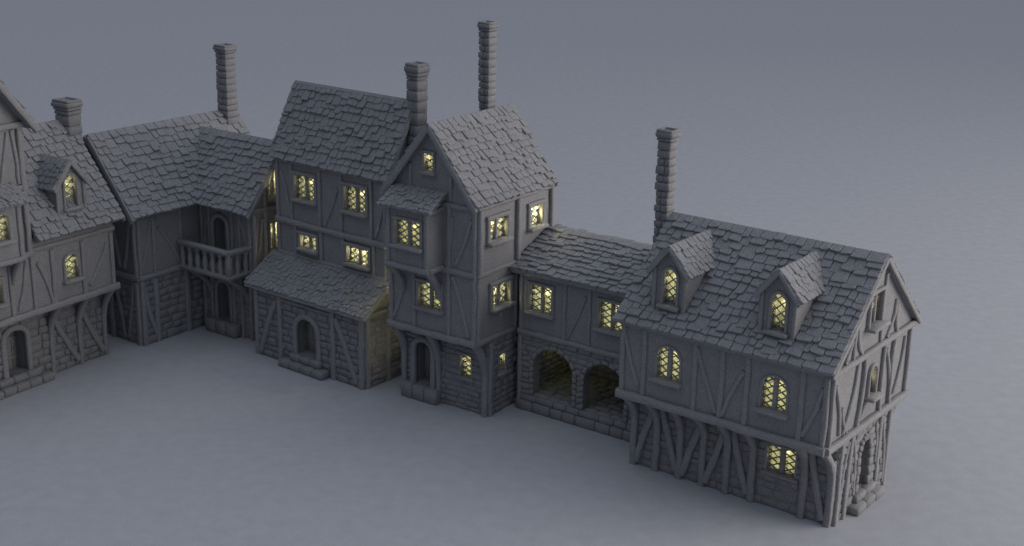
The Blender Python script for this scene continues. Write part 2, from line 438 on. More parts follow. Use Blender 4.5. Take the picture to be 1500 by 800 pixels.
# ---------------------------------------------------------------- ground
g = MB(); g.add([(-600, -100, 0), (600, -100, 0), (600, 900, 0), (-600, 900, 0)], [(0, 1, 2, 3)])
go = g.build('ground', M_GROUND); go['kind'] = 'structure'

# ================================================================ dormer house (right)
def build_dormer_house():
    o = house('dormer_house', 'long timbered house with two roof dormers, nearest the camera at the right', (8.7665, 33.3264), -.6469)
    l, d, j, z1, ze, zr = 6.37, 3.49, .90, 2.52, 4.76, 7.32
    FL, FU, GR = front(0), front(-j), right(0)
    sl = (zr - ze) / (d / 2 + 1.153)
    # ground storey
    wl = Hole(-2.03, -1.17, 1.08, 1.86)
    dr = Hole(1.46, 2.12, .47, 1.98, .42, .56)
    mb = MB(); core(mb, -l + .3, -.6, .3, d - .3, 0, z1)
    skin(mb, FL, -l, 0, 0, z1, [wl]); skin(mb, GR, 0, d, 0, z1, [dr]); skin(mb, left(-l), 0, d, 0, z1); skin(mb, back(d), -l, 0, 0, z1)
    blocks(mb, FL, -l, 0, 0, z1, [wl]); blocks(mb, GR, 0, d, 0, z1, [Hole(dr.a0 - .1, dr.a1 + .1, 0, dr.h1 + .1, .5)], proud=.05)
    blocks(mb, left(-l), 0, d, 0, z1); blocks(mb, back(d), -l, 0, 0, z1)
    mb.build('stone_wall', M_STONE, o)
    # upper storey
    w1 = Hole(-5.17, -4.43, 3.30, 4.28, .34); w2 = Hole(-1.92, -1.18, 3.27, 4.24, .34)
    ug = Hole(1.56, 2.0, 3.3, 4.14, .22); ag = Hole(1.14, 1.92, 5.42, 6.3)
    gt = lambda a: ze - .1 + sl * (min(a + 1.153, d + 1.153 - a))
    mb = MB(); core(mb, -l + .05 + .25, -.3, -j + .3, d + j - .3, z1 + .05, ze + .3)
    core(mb, -l + .3, -.3, .9, d - .9, ze, zr - 1.0)
    skin(mb, FU, -l, 0, z1, ze + .1, [w1, w2]); skin(mb, back(d + j), -l, 0, z1, ze + .1)
    for G, hs in ((GR, [ug, ag]), (left(-l), [])):
        skin(mb, G, -j, d + j, z1, gt, hs, .3, [d / 2])
    box(mb, -l, 0, -j, d + j, z1 - .02, z1 + .08, .01)
    mb.build('plaster_wall', M_PLAS, o)
    # roof
    gable_roof_u(o, -l - .1, .16, -1.153, d + 1.153, d / 2, ze + .02, zr, pitch=.26, wr=(.17, .48), th=.06)
    for ve in (-1.153, d + 1.153):
        verge(o, (.17, ve, ze - .08), (.17, d / 2, zr - .1), (1, 0, 0), .15, .07)
        verge(o, (-l - .1, ve, ze - .08), (-l - .1, d / 2, zr - .1), (-1, 0, 0), .15, .07)
    dormer(o, front(-.66), -5.03, .53, 5.05, 6.42, 7.08, 2.2, Hole(-5.22, -4.80, 5.40, 6.45, .24), 'left dormer with one arched lattice window')
    dormer(o, front(-.66), -1.73, .53, 5.05, 6.42, 7.08, 2.2, Hole(-1.93, -1.51, 5.40, 6.45, .24), 'right dormer with one arched lattice window')
    chimney(o, -6.68, 1.62, .45, .42, 3.0, 9.78, .235)
    # windows
    window(o, FU, w1, sill=.18, mull=.12, fw=.07, fd=.03); window(o, FU, w2, sill=.18, mull=.12, fw=.07, fd=.03)
    window(o, FL, wl, sill=.08, mull=.14, fw=.08, fd=.05)
    window(o, GR, ug, lights=1, sill=.26, fw=.09, fd=.16, mat=M_DIM); window(o, GR, ag, lights=3, sill=.26, mull=.09, mat=M_DIM, fd=.16)
    door(o, GR, dr, .17, .1, deep=.5, stone=True, leaf=True)
    steps(o, GR, [(.95, 2.8, 0, .25, .33), (1.2, 2.5, .24, .47, .18)])
    # lower timbers and brackets
    ps = [-6.30, -5.55, -4.75, -3.98, -3.22, -2.42, -.87, -.10]
    for p in ps:
        beam(o, FL, p, 0, p, 1.95, .2, .16, R.uniform(-.03, .03)); bracket(o, FL, p, 1.75, z1 - .02, j - .1, .17, .16)
    for a, h, b, k in ((-5.62, 2.05, -6.2, .12), (-5.45, 2.15, -4.85, .2), (-4.05, 2.05, -4.65, .15), (-3.3, 2.0, -3.88, .15), (-3.1, 2.2, -2.55, .2), (-.75, 2.1, -.25, .15)):
        beam(o, FL, a, h, b, k, .2, .15, R.uniform(-.05, .05), 'brace')
    beam(o, FL, -2.32, 2.02, -.95, 2.02, .12, .1, 0, 'beam')
    # jetty beams
    beam(o, FU, -l - .04, z1 + .02, .04, z1 + .02, .24, .17, 0, 'jetty_beam'); beam(o, GR, -j - .04, z1 + .02, d + j + .04, z1 + .02, .2, .17, 0, 'jetty_beam')
    beam(o, left(-l), -j, z1, d + j, z1, .22, .14, 0, 'jetty_beam'); beam(o, back(d + j), -l, z1, 0, z1, .22, .14, 0, 'jetty_beam')
    # upper timbers front
    for p in (-6.28, -5.58, -3.95, -3.13, -2.36, -.76, -.09): beam(o, FU, p, z1 + .12, p, ze - .02, .16, .09, R.uniform(-.02, .02))
    for a, h, b, k in ((-6.25, 4.35, -5.75, 2.9), (-3.9, 4.45, -3.25, 2.75), (-2.45, 4.15, -3.05, 2.7), (-.18, 4.25, -.66, 2.8)):
        beam(o, FU, a, h, b, k, .13, .075, R.uniform(-.06, .06), 'brace')
    beam(o, FU, -l, ze - .1, 0, ze - .1, .14, .09, 0, 'wall_plate')
    # gable timbers (deep, wobbly)
    D = .12
    beam(o, GR, -1.0, 4.66, d + 1.0, 4.66, .17, .15, 0, 'tie_beam')
    for a, h, b, k, w in ((-.8, 2.6, -.8, 4.6, 0), (d + .8, 2.6, d + .8, 4.6, 0), (.95, 2.6, 1.12, 4.6, -.1), (2.46, 2.6, 2.46, 4.6, .05), (3.12, 2.6, 3.12, 4.6, .06)):
        beam(o, GR, a, h, b, k, .13, D, w)
    for a, h, b, k, w in ((-.62, 4.3, -.15, 2.75, .1), (.35, 2.65, -.1, 3.5, .08), (.1, 2.7, .75, 4.6, -.12), (2.6, 4.4, 3.1, 2.9, .12), (3.95, 4.4, 3.45, 2.8, .1), (1.2, 2.7, 1.5, 3.2, 0)):
        beam(o, GR, a, h, b, k, .11, D - .03, w, 'brace')
    for a, h, b, k, w in ((2.12, 4.72, 2.12, 6.7, .05), (.35, 4.72, .35, 5.6, 0), (2.55, 4.75, 3.0, 5.75, -.12), (3.25, 4.75, 3.12, 5.6, .1), (.9, 4.75, .5, 5.6, .1), (-.15, 4.75, .2, 5.3, 0)):
        beam(o, GR, a, h, b, k, .12, D - .03, w, 'brace' if a != 2.12 else 'post')
    for p, q, w in ((.12, .12, 0), (.62, .75, .03), (d - .12, d - .12, 0), (2.75, 2.72, .04)): beam(o, GR, p, 0, q, 2.42, .16, D, w)
    for a, h, b, k, w in ((.25, .15, .62, 2.3, .08), (1.22, .5, .9, 2.35, -.08), (2.9, 2.3, 3.3, .1, .08), (2.42, 2.3, 2.62, 1.0, .06)): beam(o, GR, a, h, b, k, .12, D - .03, w, 'brace')
    bracket(o, back(d), -.1, 1.75, z1, j - .1); bracket(o, back(d), -l + .1, 1.75, z1, j - .1)
    return o

# ================================================================ arcade house
def build_arcade_house():
    o = house('arcade_house', 'low house with two round stone arches, left of the house with two dormers', (.2569, 41.2036), -.6282)
    l, d, z1, ze, zr = 4.6, 4.0, 2.66, 4.74, 5.62
    F = front(0)
    A1, A2 = Hole(.60, 2.13, .57, 2.27, .74), Hole(2.53, 4.06, .57, 2.25, .74)
    mb = MB(); skin(mb, F, 0, l, 0, z1, [A1, A2], .34)
    blocks(mb, F, 0, l, .34, z1 - .06, [A1, A2], row=.2, bl=(.28, .55), proud=.055, pad=.12)
    for H in (A1, A2):       # voussoirs
        m = (H.a0 + H.a1) / 2; n = 9; hw = (H.a1 - H.a0) / 2 + .07
        for i in range(n):
            t = math.pi * (i + .5) / n; c, s = math.cos(t), math.sin(t); ry = H.rise + .07
            T = (F.a * (-s * hw) + V3((0, 0, c * ry))) * (math.pi / n / 2 * .9)
            cbox(mb, F.P(m + c * hw, H.h1 - H.rise + s * ry, .015), T, T.cross(F.n).normalized() * .07, F.n * .06, .025, .01)
        for a in (H.a0 - .06, H.a1 + .06):
            h = H.h0
            while h < H.h1 - H.rise - .05: cbox(mb, F.P(a, h + .1, .012), F.a * .075, V3((0, 0, .09)), F.n * .055, .025, .01); h += .2
    # loggia interior
    box(mb, .02, l, .3, d, .45, .55, .01)
    y = .0
    while y < 2.6:
        h = R.uniform(.28, .42); x = .05
        while x < l - .3:
            W = R.uniform(.35, .6); cbox(mb, (x + W/2, y + h/2, .54 + R.uniform(0, .02)), (W/2 - .015, 0, 0), (0, h/2 - .015, 0), (0, 0, .05), .025, .012); x += W
        y += h
    for G, a0, a1 in ((back(d - .02), 0, l), (left(0), 0, d)): skin(mb, G, a0, a1, 0, z1)
    skin(mb, front(2.6), .3, l, .57, z1)
    skin(mb, right(.3), .3, 2.6, .5, z1); skin(mb, left(l - .25), .3, 2.6, .5, z1)
    blocks(mb, right(.3), .32, 2.55, .57, z1 - .1, row=.2, proud=.06); blocks(mb, front(2.6), .3, l - .25, .57, z1 - .1, row=.2)
    blocks(mb, left(l - .25), .32, 2.55, .57, z1 - .1, row=.2)
    box(mb, 0, l, 0.02, d, z1 - .1, z1, .01)
    mb.build('stone_wall', M_STONE, o)
    mb = MB(); x = -.02
    while x < l - .05:
        W = min(R.uniform(.45, .8), l - x + .02); cbox(mb, (x + W/2, -.02, .16), (W/2 - .006, 0, 0), (0, .1, 0), (0, 0, .16), .03, .01)
        cbox(mb, (x + W/2 + .1, .0, .43), (W/2 - .006, 0, 0), (0, .07, 0), (0, 0, .11), .03, .01); x += W
    mb.build('plinth', M_STONE, o)
    w1, w2 = Hole(.42, 1.25, 3.42, 4.3), Hole(3.02, 3.86, 3.42, 4.3)
    mb = MB(); core(mb, .3, l, .3, d - .3, z1, ze + .3)
    skin(mb, F, 0, l, z1, ze, [w1, w2]); skin(mb, back(d), 0, l, z1, ze)
    gt = lambda a: ze + (zr - ze - .1) * (1 - abs(a - 2) / 2)
    skin(mb, left(0), 0, d, z1, gt, (), .3, [2]); skin(mb, right(l), 0, d, z1, gt, (), .3, [2])
    mb.build('plaster_wall', M_PLAS, o)
    gable_roof_u(o, -.22, l + .1, -.22, d + .2, 2.02, ze, zr, pitch=.25, wr=(.22, .42), th=.062)
    beam(o, F, -.2, ze - .06, l, ze - .06, .13, .22, 0, 'eave_board', off=.02)
    window(o, F, w1, sill=.14, watt=9); window(o, F, w2, sill=.14)
    beam(o, F, 0, z1, l, z1, .17, .12, 0, 'beam')
    for p in (.08, 1.74, 2.66): beam(o, F, p, z1 + .08, p, ze - .1, .14, .075)
    beam(o, F, 2.5, 4.3, 1.9, 2.85, .1, .06, .04, 'brace'); beam(o, F, .08, 0, .08, z1 - .1, .16, .1)
    L = bpy.data.lights.new('interior_lamp', 'POINT'); L.energy = 4; L.color = (1, .88, .32); L.shadow_soft_size = .12
    lo = bpy.data.objects.new('interior_lamp', L); COL.objects.link(lo); lo.parent = o; lo.location = (1.0, 1.7, 2.2)
    return o

# ================================================================ gabled tower house
def build_tower_house():
    o = house('tower_house', 'tall narrow house with a front gable over a bay window and the tallest chimney', (-.694, 40.3248), -.6142)
    l, d, j, z1, z2, ze, zr = 3.48, 3.4, .67, 2.62, 4.86, 7.1, 9.41
    um = -l / 2; sl = (zr - ze) / (l / 2 + .03)
    FL, FU, G = front(0), front(-j), right(0)
    lw = Hole(-1.10, -.66, 1.14, 1.92, .1); dr = Hole(-2.95, -2.25, .5, 2.0, .35, .56); rl = Hole(.58, .88, 1.32, 1.97); spill_ll = Hole(.35, .95, 1.3, 2.1)
    mb = MB(); core(mb, -l + .3, -.3, .6, d - .3, 0, z1)
    skin(mb, FL, -l, 0, 0, z1, [lw, dr]); skin(mb, G, 0, d, 0, z1, [rl]); skin(mb, left(-l), 0, d, 0, z1, [spill_ll]); skin(mb, back(d), -l, 0, 0, z1)
    blocks(mb, FL, -l, 0, 0, z1, [lw, Hole(dr.a0 - .1, dr.a1 + .1, 0, 2.1, .4)], row=.21, bl=(.3, .6)); blocks(mb, G, 0, d, 0, z1, [rl], row=.2, bl=(.3, .7)); blocks(mb, left(-l), 0, d, 0, z1, [spill_ll])
    mb.build('stone_wall', M_STONE, o); window(o, left(-l), spill_ll, sill=.08, fw=.08, fd=.06, mat=M_BRIGHT, watt=60)  # unseen window, added to throw yellow light on the lean-to's side wall
    w2 = Hole(-2.27, -1.37, 3.47, 4.3); gw = Hole(-2.04, -1.68, 7.88, 8.45)
    r1 = Hole(.10, 1.05, 3.64, 4.36); r2 = Hole(-.08, .84, 5.82, 6.52); r3 = Hole(2.10, 2.78, 5.82, 6.5)
    spill_l1, spill_l2 = Hole(-.45, .4, 3.1, 4.2), Hole(.5, 1.3, 5.4, 6.4)
    gt = lambda a: zr - .1 - abs(a - um) * sl
    mb = MB(); core(mb, -l + .3, -.3, -j + .3, d - .3, z1 + .05, ze + .1); core(mb, um - .7, um + .7, -j + .3, d - .3, ze, zr - 1.0)
    skin(mb, FU, -l, 0, z1, gt, [w2, gw], .3, [um]); skin(mb, G, -j, d, z1, ze, [r1, r2, r3]); skin(mb, left(-l), -j, d, z1, ze, [spill_l1, spill_l2]); skin(mb, back(d), -l, 0, z1, gt, (), .3, [um])
    box(mb, -l, 0, -j, d, z1 - .02, z1 + .08, .01)
    mb.build('plaster_wall', M_PLAS, o)
    gable_roof_v(o, -l - .12, .08, um, -.88, d + .08, ze - .05, zr, pitch=.25, wr=(.2, .42), th=.07)
    for ue in (-l - .12, .08):
        verge(o, (ue, -.88, ze - .17), (um, -.88, zr - .1), (0, -1, 0), .2, .1); verge(o, (ue, d + .08, ze - .17), (um, d + .08, zr - .1), (0, 1, 0), .2, .1)
    chimney(o, -2.2, 2.75, .43, .42, 5, 12.1, .235, .3, cap=.055)
    window(o, FU, w2, sill=.16); window(o, FU, gw, lights=1, sill=.12, fw=.09); window(o, FL, lw, lights=1, sill=.06, fw=.07, fd=.05, cw=.15, ch=.18)
    window(o, G, rl, lights=1, sill=.06, fw=.09, fd=.06, cw=.15, ch=.18)
    for H in (r1, r2, r3): window(o, G, H, mat=M_BRIGHT, watt=45 if H is r3 else 26, sill=.2, fw=.15, fd=.15, lights=2 if H is not r3 else 1)
    for H in (spill_l1, spill_l2): window(o, left(-l), H, sill=.14, mat=M_BRIGHT, watt=220 if H is spill_l1 else 30)  # out-of-view side windows, added to spill yellow light over the lean-to roof
    door(o, FL, dr, .2, .2, deep=.5)
    steps(o, FL, [(-3.36, -1.86, 0, .5, .34)])
    beam(o, FL, -3.38, 0, -3.38, 1.9, .2, .16); beam(o, FL, -1.95, 0, -1.95, 1.9, .18, .15); beam(o, FL, -.1, 0, -.1, 1.9, .2, .14); beam(o, G, .1, 0, .1, 2.5, .2, .1)
    beam(o, FL, -3.3, 2.12, -2.0, 2.12, .12, .12, 0, 'beam')
    for a in (-3.38, -1.95, -.1): bracket(o, FL, a, 1.75, z1, j - .1, .18, .18)
    # oriel bay
    bay = MB(); bu0, bu1, bv, bz0, bz1 = -2.98, -1.3, -1.38, 4.9, 6.86
    ow = Hole(-2.6, -1.62, 5.62, 6.42)
    skin(bay, front(bv), bu0, bu1, bz0, bz1, [ow]); skin(bay, right(bu1), bv, -j, bz0, bz1 + .1); skin(bay, left(bu0), bv, -j, bz0, bz1 + .1)
    box(bay, bu0, bu1, bv, -j, bz0 - .05, bz0 + .06, .01); box(bay, bu0 + .05, bu1 - .05, bv + .3, -j + .1, bz0, bz1, .01)
    b = bay.build('bay', M_PLAS, o, 'bay window standing out under the front gable')
    S = V3((0, -j + (-bv) * 0 - (bv - .2), .55)); slope(b, (bu0 - .18, bv - .2, bz1 - .02), (1, 0, 0), bu1 - bu0 + .36, (0, .91, .5), 1.03, name='bay_roof', pitch=.17, wr=(.13, .28), th=.03, thick=.1)
    window(None, front(bv), ow, sill=.16, as_sub=b)
    for p in (bu0 + .08, bu1 - .08): beam(b, front(bv), p, bz0 + .1, p, bz1 - .02, .16, .08)
    for p in (bu0 + .35, bu1 - .3): beam(b, front(bv), p, bz0 + .1, p, bz1 - .02, .09, .05)
    beam(b, front(bv), bu0 - .03, bz0 + .02, bu1 + .03, bz0 + .02, .18, .12, 0, 'beam'); beam(b, right(bu1), bv, bz0 + .02, -j, bz0 + .02, .18, .1, 0, 'beam')
    beam(b, right(bu1), bv, bz1 - .08, -j, bz1 - .02, .12, .1, 0, 'beam')
    for p in (bu0 + .1, bu1 - .1): bracket(b, FU, p, 4.15, bz0 - .02, .62, .16, .16)
    # timbers
    beam(o, FU, -l - .04, z1 + .02, .04, z1 + .02, .22, .15, 0, 'jetty_beam'); beam(o, G, -j, z1 + .02, d, z1 + .02, .18, .1, 0, 'jetty_beam')
    beam(o, FU, -l, z2, 0, z2, .18, .11, 0, 'beam'); beam(o, G, -j, z2, d, z2, .16, .09, 0, 'beam'); beam(o, FU, -1.3, ze - .15, .02, ze - .15, .16, .1, 0, 'tie_beam'); beam(o, FU, -l, ze - .15, -2.9, ze - .15, .16, .1, 0, 'tie_beam')
    beam(o, G, -j, ze - .12, d, ze - .12, .15, .1, 0, 'wall_plate'); beam(o, left(-l), -j, z2, d, z2, .16, .1, 0, 'beam')
    for p in (-3.38, -2.45, -1.07, -.08): beam(o, FU, p, z1 + .1, p, z2 - .08, .15, .085)
    for p in (-3.38, -1.07, -.08): beam(o, FU, p, z2 + .08, p, ze - .2, .15, .085)
    beam(o, FU, -2.58, 8.15 - .95, -2.58, 8.05, .12, .08); beam(o, FU, -1.0, 7.1, -1.0, 8.3, .12, .08)
    for a, h, b_, k in ((-2.85, 4.3, -3.3, 2.9), (-.93, 4.7, -.3, 2.85), (-.2, 6.6, -.8, 5.1), (-.98, 6.6, -1.15, 5.0)): beam(o, FU, a, h, b_, k, .14, .08, .05, 'brace')
    for p in (-.57, 1.42, d - .1): beam(o, G, p, z2 + .08, p, ze - .15, .18, .15)
    for p in (-.57, 1.40, d - .1): beam(o, G, p, z1 + .08, p, z2 - .08, .16, .1)
    for p in (-.57, 1.5, d - .1): beam(o, left(-l), p, z1 + .08, p, ze - .15, .16, .1)
    return o

# ================================================================ lean-to house
def build_leanto_house():
    o = house('leanto_house', 'tall steep-roofed house with a tiled stone lean-to and arched door along its front', (-4.8436, 42.423), -.6647)
    l, c, d, zb, z2, ze, zr = 5.33, 1.17, 3.6, 2.6, 4.74, 7.0, 9.46
    F0, F1, G = front(0), front(c), right(0)
    dr = Hole(-3.22, -2.20, .5, 1.88, .5, .56)
    mb = MB(); core(mb, -l + .35, -.35, .6, d - .3, 0, zb - .1)
    skin(mb, F0, -l, 0, 0, zb, [dr], .32)
    lt = lambda a: zb + (a / c) * .85 if a < c else 3.45
    skin(mb, G, 0, d, 0, lt, (), .3, [c]); skin(mb, left(-l), 0, d, 0, lt, (), .3, [c]); skin(mb, back(d), -l, 0, 0, zb)
    blocks(mb, F0, -l, 0, 0, zb - .05, [Hole(dr.a0 - .12, dr.a1 + .12, 0, 2.05, .55)], row=.24, proud=.07); blocks(mb, G, 0, d, 0, 2.5, row=.22, proud=.07)
    blocks(mb, left(-l), 0, d, 0, 2.5, row=.22, proud=.07)
    mb.build('stone_wall', M_STONE, o)
    a1, a2 = Hole(-4.36, -3.38, 5.64, 6.5), Hole(-1.93, -.95, 5.64, 6.5); b1, b2 = Hole(-4.15, -3.36, 3.9, 4.38), Hole(-1.85, -.87, 3.82, 4.42)
    mb = MB(); core(mb, -l + .3, -.3, c + .3, d - .3, zb, ze)
    spill_lf1, spill_lf2 = Hole(1.35, 1.85, 3.2, 4.3), Hole(1.4, 2.0, 5.3, 6.4)
    sl = (zr - ze) / (2.3 - c); gt = lambda a: ze + sl * (1.15 - abs(a - 2.35)) - .12 if True else 0
    vr = 2.35
    gt = lambda a: min(zr - .15, ze - .05 + (zr - ze - .1) * max(0, 1 - abs(a - vr) / (vr - c)))
    skin(mb, F1, -l, 0, zb, ze, [a1, a2, b1, b2]); skin(mb, back(d), -l, 0, zb, ze)
    skin(mb, G, c, d, zb, gt, (), .3, [vr]); skin(mb, left(-l), c, d, zb, gt, [spill_lf1, spill_lf2], .3, [vr])
    mb.build('plaster_wall', M_PLAS, o)
    gable_roof_u(o, -l - .14, .16, c - .14, d + .1, vr, ze - .04, zr, pitch=.25, wr=(.2, .4), th=.062)
    verge(o, (.17, c - .14, ze - .12), (.17, vr, zr - .1), (1, 0, 0)); verge(o, (.17, d + .1, ze - .12), (.17, vr, zr - .1), (1, 0, 0))
    slope(o, (-l - .25, -.24, zb + .02), (1, 0, 0), l + .45, (0, 1.41, .9), 1.68, name='leanto_roof', pitch=.18, wr=(.14, .3), th=.03, thick=.14)
    beam(o, F0, -l - .25, zb - .06, .2, zb - .06, .12, .26, 0, 'eave_board', off=.02)
    beam(o, G, -.1, zb - .05, c, zb - .05, .14, .14, 0, 'tie_beam')
    verge(o, (.2, -.24, zb - .06), (.2, c, zb + .82), (1, 0, 0), .14, .08)
    chimney(o, .26, 2.35, .50, .50, 3, 10.7, .36, .42)
    for H in (a1, a2, b1, b2): window(o, F1, H, sill=.16, fw=.13, fd=.15, watt=8 if H in (a1, a2) else (28 if H is b2 else 14))
    for H in (spill_lf1, spill_lf2): window(o, left(-l), H, sill=.14, mat=M_BRIGHT, watt=35)  # hidden side windows, added for the yellow glow on the balcony house gable
    door(o, F0, dr, .2, .16, deep=.5); steps(o, F0, [(-3.8, -1.62, 0, .26, .42), (-3.45, -1.95, .25, .5, .22)])
    for p in (-l + .1, -4.03, -1.42, -.1): beam(o, F0, p, 0, p, zb - .1, .2, .13)
    for p in (.12, 1.1): beam(o, G, p, 0, p, zb - .1, .18, .1)
    beam(o, F0, -4.2, 2.25, -5.05, .15, .2, .14, -.04, 'brace'); beam(o, F0, -1.28, 2.25, -.35, .15, .2, .14, .04, 'brace')
    beam(o, F0, -4.0, 2.3, -1.45, 2.3, .13, .1, 0, 'beam')
    beam(o, F1, -l, z2, 0, z2, .2, .14, 0, 'beam'); beam(o, F1, -l, ze - .1, 0, ze - .1, .14, .1, 0, 'wall_plate'); beam(o, F1, -l, 3.55, 0, 3.55, .14, .1, 0, 'beam')
    for p in (-l + .08, -4.55, -3.15, -2.12, -.72, -.08): beam(o, F1, p, z2 + .08, p, ze - .15, .15, .1)
    for p in (-l + .08, -4.4, -3.12, -2.05, -.62, -.08): beam(o, F1, p, 3.5, p, z2 - .08, .15, .1)
    beam(o, F1, -5.05, 6.5, -4.65, 4.95, .13, .08, .05, 'brace'); beam(o, F1, -2.3, 6.3, -2.95, 4.95, .13, .08, .05, 'brace'); beam(o, F1, -.15, 6.2, -.55, 4.95, .12, .08, .04, 'brace')
    return o

# ================================================================ balcony house
def build_balcony_house():
    o = house('balcony_house', 'L-shaped house with a balustraded balcony in its inner corner', (-13.2319, 46.1769), -.6296)
    W, D, wl, z1, ze, zr = 3.2, 5.9, 2.73, 2.51, 4.93, 7.6
    Bd = 2.88; um = -1.61; vr = 4.24; zq = 7.22; k = (zr - ze) / (2.185)
    F0, R0, FW, GW = front(0), right(0), front(Bd), right(wl)
    gt = lambda a: zr - .15 - abs(a - um) * (zr - ze) / 2.185 * 1.0
    ld = Hole(.82, 1.5, .5, 1.95, .3, .56); ud = Hole(.78, 1.5, 2.62, 4.42, .34, .56)
    mb = MB(); core(mb, -W + .3, -.3, .3, D - .3, 0, ze); core(mb, -.3, wl - .3, Bd + .6, 5.6, 0, ze)
    skin(mb, F0, -W, 0, 0, z1); skin(mb, R0, 0, Bd, 0, z1); skin(mb, left(-W), 0, D, 0, z1); skin(mb, FW, 0, wl, 0, z1, [ld]); skin(mb, GW, Bd, 5.6, 0, z1); skin(mb, back(5.6), 0, wl, 0, ze); skin(mb, back(D), -W, 0, 0, ze)
    skin(mb, right(0), 5.6, D, 0, ze)
    blocks(mb, F0, -W, 0, 0, z1); blocks(mb, R0, 0, Bd, 0, z1, row=.27, bl=(.35, .75), proud=.06); blocks(mb, FW, 0, wl, 0, z1, [Hole(ld.a0 - .1, ld.a1 + .1, 0, 2.05, .3)]); blocks(mb, GW, Bd, 5.6, 0, z1); blocks(mb, left(-W), 0, D, 0, z1)
    mb.build('stone_wall', M_STONE, o)
    g1, g2 = Hole(3.75, 4.35, 3.2, 4.3), Hole(3.75, 4.35, 5.2, 6.2)
    mb = MB(); core(mb, um - 1.2, um + 1.2, .3, D - .3, ze - .1, ze + 1.3); core(mb, 0, wl - .3, 3.4, 5.1, ze - .1, 5.95)
    skin(mb, F0, -W, 0, z1, gt, (), .3, [um]); skin(mb, R0, 0, Bd, z1, ze + .5); skin(mb, left(-W), 0, D, z1, ze + .2)
    skin(mb, FW, 0, wl, z1, ze + .4, [ud]); skin(mb, GW, Bd, 5.6, z1, lambda a: zq - .15 - abs(a - vr) * 1.22, [g1, g2], .3, [vr]); skin(mb, back(D), -W, 0, z1, gt, (), .3, [um])
    mb.build('plaster_wall', M_PLAS, o)
    # roofs
    gable_roof_v(o, um * 2 - .575, .575, um, -.54, D + .35, ze, zr, pitch=.28, wr=(.24, .5), th=.062, keep=None)
    for ue in (.575, um * 2 - .575): verge(o, (ue, -.56, ze - .12), (um, -.56, zr - .12), (0, -1, 0), .26, .14)
    S = V3((0, vr - 2.3, zq - ze)); slope(o, (-1.3, 2.3, ze), (1, 0, 0), wl + .45 + 1.3, S, S.length, pitch=.27, wr=(.22, .42), th=.062, keep=lambda a, s: (a - 1.3) > .62 - s / S.length * 2.0)
    S2 = V3((0, vr - 6.18, zq - ze)); slope(o, (-1.3, 6.18, ze), (1, 0, 0), wl + .45 + 1.3, S2, S2.length, pitch=.27)
    verge(o, (wl + .46, 2.3, ze - .1), (wl + .46, vr, zq - .1), (1, 0, 0), .16, .1); verge(o, (wl + .46, 6.18, ze - .1), (wl + .46, vr, zq - .1), (1, 0, 0), .16, .1)
    chimney(o, -1.40, 5.75, .58, .52, 5, 10.1, .25, .3)
    for H in (g1, g2): window(o, GW, H, sill=.16, fd=.16, mat=M_BRIGHT, watt=25)
    door(o, FW, ld, .15, .12, deep=.5); door(o, FW, ud, .17, .14, deep=.5)
    steps(o, FW, [(.42, 2.05, 0, .5, .36)])
    # balcony
    mb = MB(); box(mb, .02, 2.68, 1.82, Bd + .02, z1 - .02, z1 + .12, .03); b = mb.build('balcony', M_WOOD, o)
    bf, br = front(1.86), right(2.62)
    for F, x0, x1 in ((bf, .05, 2.7), (br, 1.82, Bd)):
        m = MB(); sweep(m, [F.P(x0, 3.52, 0), F.P((x0 + x1) / 2, 3.52, 0), F.P(x1, 3.52, 0)], (0, 0, 1), .26, .16, .03, .03); m.build('hand_rail', M_WOOD, b)
        m = MB(); sweep(m, [F.P(x0, z1 + .1, 0.02), F.P(x1, z1 + .1, 0.02)], (0, 0, 1), .2, .16, .03); m.build('balcony_edge', M_WOOD, b)
    def baluster(x, y, w):
        m = MB(); prof = ((2.6, .8), (2.72, 1.0), (2.76, .62), (2.95, 1.0), (3.15, .7), (3.3, .55), (3.36, 1.0), (3.46, .9)); n = 8
        vs = [(x + w * r * math.cos(2*math.pi*i/n), y + w * r * math.sin(2*math.pi*i/n), z) for z, r in prof for i in range(n)]
        m.add(vs, [(j*n+i, j*n+(i+1) % n, (j+1)*n+(i+1) % n, (j+1)*n+i) for j in range(len(prof)-1) for i in range(n)], True); return m.build('baluster', M_WOOD, b)
    for i in range(6): baluster(.2 + i * .40, 1.86, .118)
    baluster(2.62, 2.25, .12); baluster(2.62, 2.65, .12)
    m = MB(); box(m, 2.52, 2.72, 1.76, 1.96, z1 + .1, 3.5, .03, 0, True); m.build('corner_post', M_WOOD, b)
    for a in (.5, 2.5): bracket(b, FW, a, 1.75, z1 - .02, .9)
    # timbers
    for p, q in ((.08, 2.42), (.66, 2.42), (2.1, 2.42)): beam(o, R0, p, 0, p, q, .21, .13)
    beam(o, R0, .12, 2.3, .62, .2, .18, .12, -.05, 'brace')
    beam(o, R0, -.05, z1 + .02, Bd, z1 + .02, .2, .14, 0, 'beam'); beam(o, F0, -W, z1 + .02, .05, z1 + .02, .2, .14, 0, 'beam')
    for p in (.08, .72, 1.96): beam(o, R0, p, z1 + .1, p, ze + .3, .15, .08)
    beam(o, R0, .6, 4.5, .16, 2.9, .12, .07, .05, 'brace'); beam(o, R0, .95, 4.25, 1.9, 2.7, .13, .07, .05, 'brace')
    for p in (-W + .1, -1.6, -.1): beam(o, F0, p, 0, p, 2.4, .18, .13); beam(o, F0, p, z1 + .1, p, ze if p != -1.6 else 6.6, .16, .12)
    for a, b_ in ((-.3, -.75), (-1.4, -.95), (-1.8, -2.3)): beam(o, F0, a, 2.3, b_, .2, .14, .11, .04, 'brace'); beam(o, F0, a, 4.6, b_, 2.8, .14, .11, .04, 'brace')
    beam(o, F0, -W, ze, 0, ze, .16, .12, 0, 'tie_beam')
